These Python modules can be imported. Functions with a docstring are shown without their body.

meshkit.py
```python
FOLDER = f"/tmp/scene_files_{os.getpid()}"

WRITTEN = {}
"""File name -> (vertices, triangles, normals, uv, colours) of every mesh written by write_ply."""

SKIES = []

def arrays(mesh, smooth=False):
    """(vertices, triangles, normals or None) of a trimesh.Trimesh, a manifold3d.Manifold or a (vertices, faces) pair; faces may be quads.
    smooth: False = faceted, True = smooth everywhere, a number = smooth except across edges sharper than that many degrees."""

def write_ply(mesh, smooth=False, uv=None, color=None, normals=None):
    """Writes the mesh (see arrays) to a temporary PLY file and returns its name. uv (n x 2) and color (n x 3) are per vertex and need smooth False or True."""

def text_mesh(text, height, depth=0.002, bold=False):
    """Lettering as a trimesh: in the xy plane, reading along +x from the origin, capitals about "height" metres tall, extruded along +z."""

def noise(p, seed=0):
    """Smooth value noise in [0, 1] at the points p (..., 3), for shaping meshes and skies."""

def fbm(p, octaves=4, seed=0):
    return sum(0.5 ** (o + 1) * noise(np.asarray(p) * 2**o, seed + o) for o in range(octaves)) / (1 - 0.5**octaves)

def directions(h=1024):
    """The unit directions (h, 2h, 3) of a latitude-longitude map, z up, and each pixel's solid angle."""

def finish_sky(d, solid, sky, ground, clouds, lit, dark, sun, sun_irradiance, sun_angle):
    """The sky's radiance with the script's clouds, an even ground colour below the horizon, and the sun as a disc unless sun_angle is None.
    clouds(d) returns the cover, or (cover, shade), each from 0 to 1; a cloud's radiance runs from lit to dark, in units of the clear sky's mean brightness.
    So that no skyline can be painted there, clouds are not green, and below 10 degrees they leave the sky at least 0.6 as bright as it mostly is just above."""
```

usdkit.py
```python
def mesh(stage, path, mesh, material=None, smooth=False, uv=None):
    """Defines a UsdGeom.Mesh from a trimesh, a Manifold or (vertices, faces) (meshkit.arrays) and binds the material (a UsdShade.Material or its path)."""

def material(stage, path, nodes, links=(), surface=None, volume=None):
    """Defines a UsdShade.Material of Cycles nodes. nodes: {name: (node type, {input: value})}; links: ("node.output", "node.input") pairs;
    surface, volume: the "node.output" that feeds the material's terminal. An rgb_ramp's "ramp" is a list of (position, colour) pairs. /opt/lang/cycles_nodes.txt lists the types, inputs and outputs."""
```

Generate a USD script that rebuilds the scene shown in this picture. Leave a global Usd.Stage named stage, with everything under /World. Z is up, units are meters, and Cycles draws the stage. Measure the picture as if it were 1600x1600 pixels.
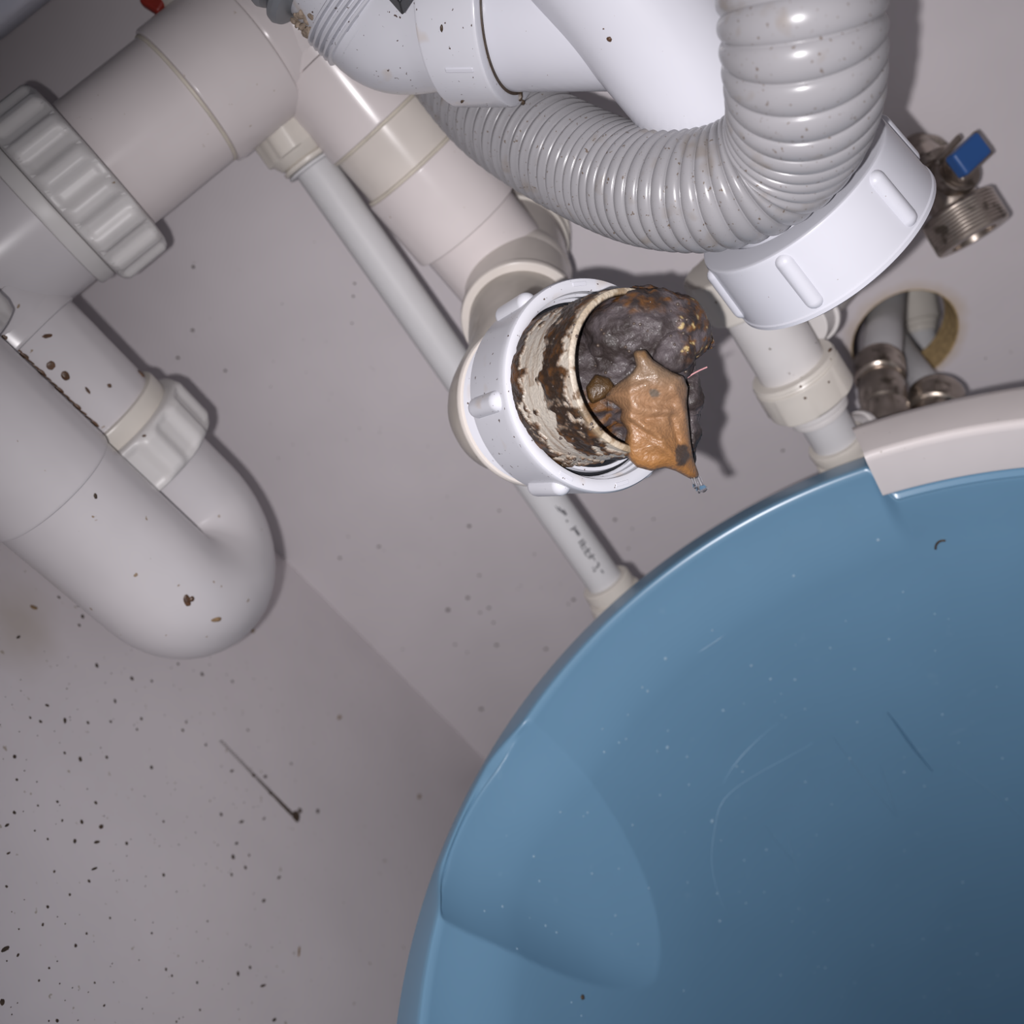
import math, random
import numpy as np, trimesh, usdkit, meshkit
import shapely, shapely.geometry as sg
from scipy.interpolate import CubicSpline
from pxr import Usd, UsdGeom, UsdLux, UsdShade, Gf, Sdf, Vt

stage = Usd.Stage.CreateInMemory()
UsdGeom.SetStageUpAxis(stage, 'Z'); UsdGeom.SetStageMetersPerUnit(stage, 1.0)
UsdGeom.Xform.Define(stage, '/World'); UsdGeom.Scope.Define(stage, '/World/Looks')

# ---------------------------------------------------------------- camera, light, exposure
CAM = np.array([0.0, -0.42, 0.53])                       # hand-held phone, 42 cm from the back panel
AX = np.array([0.85267, -0.43529, -0.28891])             # world x, y, z as seen in the camera (right, down, ahead)
AY = np.array([-0.04085, -0.60685, 0.79377])
AZ = -np.array([0.52084, 0.66502, 0.53523])
M = np.stack([AX, AY, AZ])                               # camera vector -> world vector
right, up, back = M @ [1, 0, 0], M @ [0, -1, 0], M @ [0, 0, -1]
cam = UsdGeom.Camera.Define(stage, '/World/camera')
cam.AddTransformOp().Set(Gf.Matrix4d(*right, 0, *up, 0, *back, 0, *CAM, 1))
cam.CreateHorizontalApertureAttr(36.0); cam.CreateVerticalApertureAttr(36.0); cam.CreateFocalLengthAttr(36.0)
cam.CreateClippingRangeAttr(Gf.Vec2f(0.01, 20)); cam.CreateFStopAttr(12.5); cam.CreateFocusDistanceAttr(0.275)
EXPOSURE = 0.0
cam.CreateExposureAttr(EXPOSURE)
# the phone's flash, beside the lens (the photograph's only strong light)
flash = UsdLux.SphereLight.Define(stage, '/World/phone_flash')
flash.CreateRadiusAttr(0.0022)
fz = -(M @ np.array([0.27, 0.05, 1.0])); fz /= np.linalg.norm(fz); fx = np.cross(up, fz); fx /= np.linalg.norm(fx); fy = np.cross(fz, fx)
flash.AddTransformOp().Set(Gf.Matrix4d(*fx, 0, *fy, 0, *fz, 0, *(CAM + M @ np.array([-0.0148, 0.0085, 0.001])), 1))
shp = UsdLux.ShapingAPI.Apply(flash.GetPrim()); shp.CreateShapingConeAngleAttr(52.0); shp.CreateShapingConeSoftnessAttr(1.0)   # its lens throws a centre-weighted beam
flash.CreateIntensityAttr(26000.0); flash.CreateColorAttr(Gf.Vec3f(1.0, 0.965, 0.985))
# faint light of the dim kitchen behind the photographer
dome = UsdLux.DomeLight.Define(stage, '/World/room_light')
dome.CreateIntensityAttr(0.10); dome.CreateColorAttr(Gf.Vec3f(1.0, 0.96, 1.0))

# ---------------------------------------------------------------- helpers
def at(px, py, d):
    """The point seen at a pixel of the 1600 frame, d metres ahead of the camera."""
    return CAM + M @ (np.array([(px - 800) / 1600, (py - 800) / 1600, 1.0]) * d)
def cv(*v):
    v = np.array(v, float); return M @ (v / np.linalg.norm(v))
def ray(px, py):
    v = M @ np.array([(px - 800) / 1600, (py - 800) / 1600, 1.0]); return v / np.linalg.norm(v)
def unit(v): return np.asarray(v, float) / np.linalg.norm(v)
DOWN, INTO, XR = np.array([0, 0, -1.0]), np.array([0, 1.0, 0]), np.array([1.0, 0, 0])
def frame(a, ref=None):
    a = unit(a)
    if ref is None: ref = np.array([0, 0, 1.0]) if abs(a[2]) < 0.9 else np.array([1.0, 0, 0])
    u = unit(ref - a * (ref @ a)); return u, np.cross(a, u)
def fix(m):
    if m.volume < 0: m.invert()
    return m
def cat(*ms): return trimesh.util.concatenate([m for m in ms if m is not None])
def grid_faces(nr, nc, wrap_c=True, wrap_r=False):
    r = np.arange(nr if wrap_r else nr - 1); c = np.arange(nc if wrap_c else nc - 1)
    R, C = np.meshgrid(r, c, indexing='ij'); R1, C1 = (R + 1) % nr, (C + 1) % nc
    a, b, e, d = R * nc + C, R * nc + C1, R1 * nc + C1, R1 * nc + C
    return np.vstack([np.stack([a, b, e], -1).reshape(-1, 3), np.stack([a, e, d], -1).reshape(-1, 3)])
def lathe(prof, o, a, n=72, loop=False, mod=None, ref=None):
    """Profile of (t along the axis, radius) turned about the axis a through o; loop joins the ends (a hollow ring)."""
    prof = np.array(prof, float); o = np.asarray(o, float); a = unit(a); u, w = frame(a, ref)
    th = np.linspace(0, 2 * np.pi, n, endpoint=False)
    T = np.repeat(prof[:, :1], n, 1); Rr = np.repeat(prof[:, 1:], n, 1)
    if mod is not None: Rr = Rr + mod(th[None, :], T, Rr)
    V = o + T[..., None] * a + Rr[..., None] * (np.cos(th)[None, :, None] * u + np.sin(th)[None, :, None] * w)
    V = V.reshape(-1, 3); F = grid_faces(len(prof), n, True, loop)
    if not loop:
        k = len(V); V = np.vstack([V, o + prof[0, 0] * a, o + prof[-1, 0] * a]); i = np.arange(n); j = (i + 1) % n; e = (len(prof) - 1) * n
        F = np.vstack([F, np.stack([np.full(n, k), j, i], -1), np.stack([np.full(n, k + 1), e + i, e + j], -1)])
    return fix(trimesh.Trimesh(V, F, process=False))
def bev(t0, t1, r, b=0.0006):
    return [(t0, r - b), (t0 + b * .35, r - b * .3), (t0 + b, r), (t1 - b, r), (t1 - b * .35, r - b * .3), (t1, r - b)]
def rod(p, q, r, b=0.0006, n=64):
    p, q = np.array(p), np.array(q); L = np.linalg.norm(q - p); return lathe(bev(0, L, r, b), p, q - p, n)
def ring(o, a, t0, t1, r, ri, b=0.0007, n=72):
    return lathe([(t0, ri), (t0, r - b), (t0 + b * .3, r - b * .3), (t0 + b, r), (t1 - b, r), (t1 - b * .3, r - b * .3), (t1, r - b), (t1, ri)], o, a, n, loop=True)
def spline(pts, n):
    pts = np.array(pts, float); s = np.r_[0, np.cumsum(np.linalg.norm(np.diff(pts[:, :3], axis=0), axis=1))]
    f = CubicSpline(s, pts); S = np.linspace(0, s[-1], n); return f(S), S
def sweep(path, rad, n=40, cap=True):
    path = np.array(path, float); m = len(path); rad = np.broadcast_to(np.asarray(rad, float), m)
    t = np.gradient(path, axis=0); t /= np.linalg.norm(t, axis=1)[:, None]
    u, w = frame(t[0]); V = []; th = np.linspace(0, 2 * np.pi, n, endpoint=False)
    for i in range(m):
        u = unit(u - t[i] * (u @ t[i])); w = np.cross(t[i], u)
        V.append(path[i] + rad[i] * (np.cos(th)[:, None] * u + np.sin(th)[:, None] * w))
    V = np.vstack(V); F = grid_faces(m, n)
    if cap:
        k = len(V); V = np.vstack([V, path[0], path[-1]]); i = np.arange(n); j = (i + 1) % n; e = (m - 1) * n
        F = np.vstack([F, np.stack([np.full(n, k), j, i], -1), np.stack([np.full(n, k + 1), e + i, e + j], -1)])
    return fix(trimesh.Trimesh(V, F, process=False))
def capsule(p, q, r, n=16):
    p, q = np.array(p), np.array(q); L = np.linalg.norm(q - p); ph = np.linspace(0.02, np.pi / 2, 6)
    return lathe([(r - r * math.cos(x), r * math.sin(x)) for x in ph] + [(L - r + r * math.cos(x), r * math.sin(x)) for x in ph[::-1]], p, q - p, n)
def ball(c, r, sub=3):
    m = trimesh.creation.icosphere(sub); m.vertices = np.array(c) + m.vertices * r; return m
def box(lo, hi): return trimesh.creation.box(bounds=[lo, hi])
def rbox(c, U, V, W, sx, sy, sz, r=0.001):
    """Rounded box at c with axes U V W and full sizes."""
    import manifold3d as m3
    h = np.array([sx, sy, sz]) / 2 - r; s = m3.Manifold.sphere(r, 16); parts = []
    for i in (-1, 1):
        for j in (-1, 1):
            for k in (-1, 1): parts.append(s.translate([i * h[0], j * h[1], k * h[2]]))
    me = m3.Manifold.batch_hull(parts).to_mesh(); v = me.vert_properties[:, :3]
    return fix(trimesh.Trimesh(np.array(c) + v @ np.stack([unit(U), unit(V), unit(W)]), me.tri_verts, process=False))
def first_hit(px, py, m):
    d = ray(px, py); T = m.triangles; e1, e2 = T[:, 1] - T[:, 0], T[:, 2] - T[:, 0]
    p = np.cross(d, e2); det = (e1 * p).sum(1); det = np.where(abs(det) < 1e-14, 1e-14, det); s = CAM - T[:, 0]
    u = (s * p).sum(1) / det; q = np.cross(s, e1); v = (q * d).sum(1) / det; t = (e2 * q).sum(1) / det
    ok = (u >= 0) & (v >= 0) & (u + v <= 1) & (t > 0.01)
    if not ok.any(): return None
    i = np.where(ok)[0][np.argmin(t[ok])]; nrm = unit(np.cross(e1[i], e2[i]))
    return CAM + d * t[i], (nrm if nrm @ d < 0 else -nrm)
def on_plane(px, py, p0, n):
    d = ray(px, py); t = ((np.array(p0) - CAM) @ n) / (d @ n); return CAM + d * t, (n if n @ d < 0 else -n)
def blob(p, n, sx, sy, h, ang, seed, sub=1):
    """A low irregular crumb or droplet lying on a surface point p with normal n."""
    m = trimesh.creation.icosphere(sub); v = m.vertices * (0.75 + 0.5 * meshkit.noise(m.vertices * 1.7 + seed * 3.1, seed)[:, None])
    u0 = M @ np.array([1.0, 0, 0]); u = unit(u0 - n * (u0 @ n)); w = np.cross(n, u); c, s = math.cos(ang), math.sin(ang)
    U, W = c * u + s * w, -s * u + c * w
    m.vertices = p + v[:, :1] * sx * U + v[:, 1:2] * sy * W + v[:, 2:] * h * n
    return fix(m)

names = {}
def numbered(path):
    k = names.get(path, -1) + 1; names[path] = k
    return path if k == 0 else f'{path}_{k:03d}'
def dat(p, **kw):
    for k, v in kw.items():
        if v: p.SetCustomDataByKey(k, v)
def put(path, m, mat, loc, smooth=35, col=None):
    m = m.copy(); m.vertices = np.asarray(m.vertices) - loc
    g = usdkit.mesh(stage, path, m, mat, smooth=True if col is not None else smooth)
    if col is not None:
        UsdGeom.PrimvarsAPI(g).CreatePrimvar('tint', Sdf.ValueTypeNames.Color3fArray, 'vertex').Set(Vt.Vec3fArray.FromNumpy(np.asarray(col, np.float32)))
    return g.GetPrim()
class Thing:
    def __init__(s, name, label, category, base, group=None, kind=None):
        s.loc = np.array(base, float); s.path = numbered('/World/' + name)
        x = UsdGeom.Xform.Define(stage, s.path); x.AddTranslateOp().Set(Gf.Vec3d(*s.loc)); s.prim = x.GetPrim()
        dat(s.prim, label=label, category=category, group=group, kind=kind)
    def part(s, name, m, mat, smooth=35, label=None, under=None, col=None, kind=None):
        p = put(numbered((under or s.path) + '/' + name), m, mat, s.loc, smooth, col); dat(p, label=label, kind=kind); return str(p.GetPath())
def one(name, m, mat, label, category, group=None, kind=None, smooth=35, col=None):
    lo, hi = m.bounds; base = np.array([(lo[0] + hi[0]) / 2, (lo[1] + hi[1]) / 2, lo[2]])
    p = put(numbered('/World/' + name), m, mat, base, smooth, col)
    UsdGeom.Xformable(p).AddTranslateOp().Set(Gf.Vec3d(*base)); dat(p, label=label, category=category, group=group, kind=kind); return p
def struct(name, m, mat, under=None, smooth=False):
    p = put(numbered((under or '/World') + '/' + name), m, mat, np.zeros(3), smooth)
    if not under: dat(p, kind='structure')
    return str(p.GetPath())

# ---------------------------------------------------------------- materials
def plastic(name, col, rough=0.35, var=0.05, scale=40, dirt=None, dscale=500, dthr=0.72, dwid=0.03, bump=0.0, bscale=300, coat=0.0, metallic=0.0, dirt2=None, d2scale=60, d2thr=0.62, d2wid=0.12, spec=0.5, halo=None):
    col = np.array(col, float)
    n = {'g': ('geometry', {}), 'n': ('noise_texture', {'scale': scale, 'detail': 3.0}),
         'c': ('rgb_ramp', {'ramp': [(0.3, tuple(col * (1 - var))), (0.7, tuple(np.minimum(col * (1 + var), 0.95)))]}),
         'p': ('principled_bsdf', {'roughness': rough, 'metallic': metallic, 'coat_weight': coat, 'coat_roughness': 0.08, 'specular_ior_level': spec})}
    l = [('g.position', 'n.vector'), ('n.fac', 'c.fac')]; out = 'c.color'
    for k, (dc, ds, dt, dw) in enumerate(((dirt2, d2scale, d2thr, d2wid), (dirt, dscale, dthr, dwid))):
        if dc is None: continue
        n[f'dn{k}'] = ('noise_texture', {'scale': ds, 'detail': 2.0}); n[f'dr{k}'] = ('map_range', {'from_min': dt, 'from_max': dt + dw, 'to_min': 0.0, 'to_max': 1.0, 'clamp': True})
        n[f'dm{k}'] = ('mix', {'color2': tuple(dc)})
        l += [('g.position', f'dn{k}.vector'), (f'dn{k}.fac', f'dr{k}.value'), (f'dr{k}.result', f'dm{k}.fac'), (out, f'dm{k}.color1')]; out = f'dm{k}.color'
    if halo:                                              # a round stain on the panel
        n['hp'] = ('vector_math', {'math_type': 'distance', 'vector2': halo[0]}); n['hw'] = ('noise_texture', {'scale': 90.0}); n['ha'] = ('math', {'math_type': 'multiply_add', 'value2': 0.010, 'value3': -0.005})
        n['hs'] = ('math', {'math_type': 'add'}); n['hr'] = ('map_range', {'from_min': halo[1], 'from_max': halo[2], 'to_min': halo[4], 'to_max': 0.0, 'clamp': True}); n['hm'] = ('mix', {'color2': halo[3]})
        l += [('g.position', 'hp.vector1'), ('g.position', 'hw.vector'), ('hw.fac', 'ha.value1'), ('hp.value', 'hs.value1'), ('ha.value', 'hs.value2'), ('hs.value', 'hr.value'), ('hr.result', 'hm.fac'), (out, 'hm.color1')]; out = 'hm.color'
    l.append((out, 'p.base_color'))
    if bump:
        n['bn'] = ('noise_texture', {'scale': bscale, 'detail': 3.0}); n['b'] = ('bump', {'strength': bump, 'distance': 0.001})
        l += [('g.position', 'bn.vector'), ('bn.fac', 'b.height'), ('b.normal', 'p.normal')]
    return usdkit.material(stage, '/World/Looks/' + name, n, l, surface='p.BSDF')
def tinted(name, rough=0.3, bump=0.3, bscale=900, coat=0.6, spec=0.5):
    n = {'a': ('attribute', {'attribute': 'tint'}), 'g': ('geometry', {}), 'n': ('noise_texture', {'scale': 1500.0, 'detail': 2.0}),
         'm': ('mix', {'mix_type': 'multiply', 'fac': 0.35}), 'r': ('rgb_ramp', {'ramp': [(0.25, (0.55, 0.55, 0.55)), (0.75, (1.2, 1.2, 1.2))]}),
         'bn': ('noise_texture', {'scale': bscale, 'detail': 3.0}), 'b': ('bump', {'strength': bump, 'distance': 0.001}),
         'p': ('principled_bsdf', {'roughness': rough, 'coat_weight': coat, 'coat_roughness': 0.07, 'specular_ior_level': spec})}
    l = [('g.position', 'n.vector'), ('n.fac', 'r.fac'), ('a.color', 'm.color1'), ('r.color', 'm.color2'), ('m.color', 'p.base_color'),
         ('g.position', 'bn.vector'), ('bn.fac', 'b.height'), ('b.normal', 'p.normal'), ('b.normal', 'p.coat_normal')]
    return usdkit.material(stage, '/World/Looks/' + name, n, l, surface='p.BSDF')
XL, YW = -0.270, 0.0
HC, _ = on_plane(1414, 529, (0, YW, 0), INTO); SM, _ = on_plane(28, 975, (XL, 0, 0), XR)
GRIME = (0.055, 0.036, 0.022)
M_WALL = plastic('panel_white', (0.66, 0.616, 0.635), 0.42, 0.03, 25, halo=(tuple(HC), 0.024, 0.031, (0.55, 0.45, 0.35), 0.75), dirt=(0.45, 0.40, 0.38), dscale=260, dthr=0.73, dwid=0.06)
M_WALL_L = plastic('panel_side', (0.70, 0.655, 0.672), 0.42, 0.03, 25, halo=(tuple(SM), 0.004, 0.022, (0.46, 0.40, 0.33), 0.55), dirt=(0.40, 0.35, 0.30), dscale=330, dthr=0.70, dwid=0.06)
M_EDGE = plastic('chipboard_edge', (0.42, 0.30, 0.15), 0.8, 0.25, 400, bump=0.4, bscale=900)
M_CAVITY = plastic('cavity_grey', (0.34, 0.31, 0.33), 0.7, 0.2, 60)
M_PVC = plastic('pvc_pinkish_white', (0.69, 0.635, 0.63), 0.20, 0.03, 40, dirt=(0.5, 0.42, 0.36), dscale=420, dthr=0.75, dwid=0.02, spec=0.22)
M_PVC_CREAM = plastic('pvc_cream', (0.66, 0.61, 0.565), 0.22, 0.04, 60, spec=0.20)
M_CEMENT = plastic('solvent_cement', (0.60, 0.55, 0.47), 0.4, 0.10, 120)
M_TRAP = plastic('trap_white', (0.60, 0.572, 0.585), 0.24, 0.03, 40, dirt=(0.30, 0.22, 0.15), dscale=230, dthr=0.745, dwid=0.02)
M_TRAP_G = plastic('trap_nut_grey_white', (0.62, 0.60, 0.59), 0.40, 0.04, 60, dirt=(0.30, 0.22, 0.15), dscale=230, dthr=0.77, dwid=0.02)
M_OLD = plastic('stained_plastic', (0.46, 0.42, 0.375), 0.35, 0.12, 70, dirt=(0.16, 0.12, 0.08), dscale=420, dthr=0.72, dwid=0.04, dirt2=(0.36, 0.31, 0.26), d2scale=90)
M_NEW = plastic('fitting_white', (0.60, 0.605, 0.66), 0.25, 0.02, 40, dirt=(0.30, 0.24, 0.22), dscale=800, dthr=0.765, dwid=0.02)
M_NEWD = plastic('fitting_white_dirty', (0.60, 0.605, 0.65), 0.25, 0.03, 40, dirt=(0.10, 0.07, 0.06), dscale=700, dthr=0.70, dwid=0.03, dirt2=(0.55, 0.50, 0.47), d2scale=90, d2thr=0.64)
M_HOSE = plastic('hose_grey', (0.268, 0.263, 0.276), 0.27, 0.05, 50, spec=0.38, dirt=(0.13, 0.10, 0.08), dscale=900, dthr=0.66, dwid=0.06, dirt2=(0.235, 0.215, 0.205), d2scale=120, d2thr=0.60)
M_GREYRUB = plastic('slate_rubber', (0.20, 0.215, 0.235), 0.45, 0.10, 80)
M_BLACK = plastic('black_rubber', (0.012, 0.013, 0.016), 0.45, 0.2, 80)
M_TUBE = plastic('water_tube_white', (0.58, 0.575, 0.585), 0.48, 0.02, 40, spec=0.25)
M_CREAM = plastic('push_fit_cream', (0.64, 0.60, 0.545), 0.35, 0.05, 60, dirt=(0.3, 0.24, 0.18), dscale=300, dthr=0.74, dwid=0.03)
M_PUSH = plastic('push_fit_white', (0.66, 0.635, 0.625), 0.3, 0.03, 60, dirt=(0.12, 0.08, 0.05), dscale=330, dthr=0.73, dwid=0.02)
M_NICKEL = plastic('dull_nickel', (0.46, 0.40, 0.35), 0.30, 0.15, 120, metallic=0.9, dirt2=(0.20, 0.17, 0.14), d2scale=160, d2thr=0.55)
M_LEVER = plastic('blue_plastic', (0.022, 0.085, 0.27), 0.4, 0.08, 80)
M_RED = plastic('red_plastic', (0.30, 0.03, 0.02), 0.4, 0.1, 80)
M_BUCKET = plastic('bucket_blue', (0.134, 0.258, 0.378), 0.28, 0.03, 20, dirt=(0.152, 0.275, 0.394), dscale=140, dthr=0.70, dwid=0.1)
M_RIM = plastic('bucket_rim_scuffed', (0.130, 0.262, 0.40), 0.3, 0.05, 30, dirt=(0.10, 0.13, 0.15), dscale=120, dthr=0.58, dwid=0.1)
M_HANDLE = plastic('bucket_handle_white', (0.66, 0.61, 0.60), 0.35, 0.03, 40, dirt=(0.4, 0.36, 0.33), dscale=240, dthr=0.72, dwid=0.04)
M_STEEL = plastic('sink_steel', (0.40, 0.42, 0.48), 0.4, 0.05, 60, metallic=0.35)
M_GRIME = plastic('dried_grime', GRIME, 0.45, 0.4, 500)
M_BROWN = plastic('brown_crumb', (0.10, 0.05, 0.025), 0.4, 0.4, 700)
M_TAN = plastic('tan_crumb', (0.26, 0.17, 0.09), 0.5, 0.3, 700)
M_MORTAR = plastic('limescale_crust', (0.30, 0.235, 0.18), 0.7, 0.35, 500, bump=0.5, bscale=1200)
M_INK = plastic('printed_ink', (0.10, 0.10, 0.11), 0.5, 0.2, 500)
M_PINK = plastic('pink_fibre', (0.5, 0.25, 0.26), 0.5, 0.1, 300)
M_SCRATCH = plastic('scuffed_blue', (0.150, 0.270, 0.385), 0.45, 0.06, 60)
M_STUB = tinted('stub_grime', 0.48, 0.35, 1100, 0.15, 0.35)
M_SLUDGE = tinted('wet_sludge', 0.55, 0.40, 1000, 0.12, 0.28)
M_GREASE = tinted('wet_grease', 0.45, 0.35, 1300, 0.22)
M_BEAD = plastic('bead_blue', (0.28, 0.40, 0.50), 0.06, 0.05, 40)
M_GLINT = plastic('wet_bead', (0.07, 0.05, 0.04), 0.22, 0.2, 400, coat=1.0)
M_DROP = usdkit.material(stage, '/World/Looks/water_drop', {'p': ('principled_bsdf', {'base_color': (0.95, 0.97, 1.0), 'roughness': 0.22, 'ior': 1.2, 'transmission_weight': 1.0})}, [], surface='p.BSDF')

# ---------------------------------------------------------------- the cabinet
HR = 0.0248
panel = sg.box(XL, -0.07, 0.60, 1.0).difference(sg.Point(HC[0], HC[2]).buffer(HR, 48))
wb = trimesh.creation.extrude_polygon(panel, 0.016, engine='earcut')
wb.vertices = np.stack([wb.vertices[:, 0], YW + 0.016 - wb.vertices[:, 2], wb.vertices[:, 1]], -1); fix(wb)
wbp = struct('wall_back', wb, M_WALL)
struct('hole_edge', ring((HC[0], YW + 0.0004, HC[2]), INTO, 0, 0.0165, HR + 0.0004, HR - 0.0006, 0.0002), M_EDGE, wbp, 35)
struct('wall_left', box((XL - 0.016, -0.60, -0.07), (XL, 0.012, 1.0)), M_WALL_L)
struct('wall_right', box((0.60, -0.60, -0.07), (0.616, 0.012, 1.0)), M_WALL)
struct('floor', box((XL - 0.016, -0.60, -0.086), (0.616, 0.13, -0.07)), M_WALL)
struct('ceiling', box((XL - 0.016, -0.60, 1.0), (0.616, 0.13, 1.016)), M_WALL)
struct('wall_cavity', box((XL - 0.016, 0.105, -0.07), (0.616, 0.12, 1.0)), M_CAVITY)

# ---------------------------------------------------------------- rear waste pipe
S0, S1 = at(175, 250, .347), at(397, 72, .354)
aS = unit(S1 - S0)
V0, V1 = at(478, 50, .358), at(730, 352, .390); aV = unit(V1 - V0)
def vp(px, py):                                           # distance along the vertical run at a pixel near its axis
    d = ray(px, py); w = CAM - V0; b = aV @ d; return ((w @ aV) - b * (w @ d)) / (1 - b * b)
wp = Thing('waste_pipe', 'pinkish white plastic waste pipe with tee, running behind the dangling white fitting', 'pipe', at(815, 430, .40) - [0, 0, .02])
wp.part('side_pipe', rod(S0 - aS * .06, S0 + aS * .04, .0237), M_PVC)
ls = np.linalg.norm(S1 - S0); s_in = (at(288, 148, .3505) - S0) @ aS
tee = lathe(bev(s_in, ls, .0255, .0012), S0, aS)
tee2 = lathe(bev(ls - .002, ls + .045, .0249, .004), S0, aS)
t1, t2, t3 = vp(478, 112), vp(592, 192), vp(648, 258)
body = lathe([(-.05, .0232), (t1, .0236)], V0, aV)
sock = lathe(bev(t1, t2, .0234, .0009), V0, aV)
wp.part('tee', cat(tee, tee2, body, sock, ball(V0 - aV * .004, .0255)), M_PVC)
wp.part('solvent_joint', cat(ring(S0, aS, s_in - .0012, s_in + .0004, .0243, .020), ring(V0, aV, t2 - .0003, t2 + .0012, .0228, .018), ring(V0, aV, t3 - .0012, t3 + .0003, .0230, .018)), M_CEMENT, label='yellowed glue line')
wp.part('pipe_section', lathe(bev(t2 - .01, t3 + .01, .0218), V0, aV), M_PVC_CREAM)
t4 = vp(730, 352)
wp.part('coupling', lathe(bev(t3, t4, .0234, .0010), V0, aV), M_PVC)
E0 = at(815, 495, .372)
t5 = (E0 + INTO * .03 - V0) @ aV
wp.part('lower_pipe', lathe(bev(t4 - .01, t5, .0207), V0, aV), M_PVC)
wp.part('branch_body', cat(lathe([(.0, .0178), (0, .0205), (.055, .0208), (.056, .0215), (.0765, .0215)], E0, INTO), ball(E0 + INTO * .03, .0213)), M_PVC_CREAM)
wp.part('rear_flange', cat(ring(E0, INTO, .060, .064, .0228, .018, .0015), ring(E0, INTO, .071, .0765, .0242, .018, .0015)), M_CREAM, label='cream flange against the back panel')
wp.part('socket_lip', ring(E0, -INTO, -.002, .0022, .0221, .0185, .0011), M_PVC_CREAM, label='cream rim of the outlet socket')
# nut axis at the open outlet
aN = cv(.50, -.06, -.86); NF = at(935, 601, .285)
R2 = NF - aN * .036
pth, _ = spline([E0 + INTO * .02, E0, E0 - INTO * .018, E0 - INTO * .034 + aN * .001, R2 - aN * .010, R2, R2 + aN * .004], 40)
wp.part('outlet_bend', sweep(pth, np.interp(np.linspace(0, 1, 40), [0, .3, .7, 1], [.0188, .0190, .0208, .0212]), 64), M_OLD, label='stained grey outlet bend')
wp.part('outlet_flange', ring(R2, aN, -.0016, .0016, .0256, .018, .0011), M_PVC_CREAM)
wp.part('outlet_thread', lathe([(0, .0236)] + [(x * .001 + .002, .0240 if x % 2 else .0247) for x in range(0, 28)] + [(.031, .0236), (.031, .0226), (0, .0226)], R2, aN, loop=True), M_NEWD)

# ---------------------------------------------------------------- compression nut on the outlet
nut = Thing('compression_nut', 'white ribbed plastic compression nut around the blocked brown-crusted pipe end', 'nut', NF - [0, 0, .031])
L = .0225
pr = [(-L, .0250), (-L, .0282), (-L + .0006, .0288), (-.004, .0300), (-.0012, .0303), (-.0002, .0298), (0, .0290), (.0001, .0276), (-.0006, .0264), (-.003, .0262), (-.0035, .0255), (-.006, .0256), (-.0065, .0250), (-.009, .0256), (-.0095, .0250), (-.012, .0256), (-.0125, .0250)]
nb = nut.part('nut_body', lathe(pr, NF, aN, 120, loop=True), M_NEWD)
def rib_angle(px, py, o, a, r):                           # angle about the axis whose rib passes nearest to a pixel
    u, w = frame(a); best = min((np.linalg.norm(np.cross(o + r * (math.cos(t) * u + math.sin(t) * w) - CAM, ray(px, py))) + 1e-9 + (0.05 if (math.cos(t) * u + math.sin(t) * w) @ ray(px, py) > 0.35 else 0), t) for t in np.linspace(0, 2 * math.pi, 720)); return best[1]
def ribs(o, a, t0, t1, r0, r1, th0, k, rr):
    u, w = frame(a); out = []
    for i in range(k):
        t = th0 + i * 2 * math.pi / k; e = math.cos(t) * u + math.sin(t) * w
        out.append(capsule(o + a * t0 + e * r0, o + a * t1 + e * r1, rr))
    return out
th = rib_angle(778, 628, NF - aN * .010, aN, .0295)
for m in ribs(NF, aN, -L + .0012, -.0030, .0284, .0296, th, 6, .0030): nut.part('grip_rib', m, M_NEWD, under=None)
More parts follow.
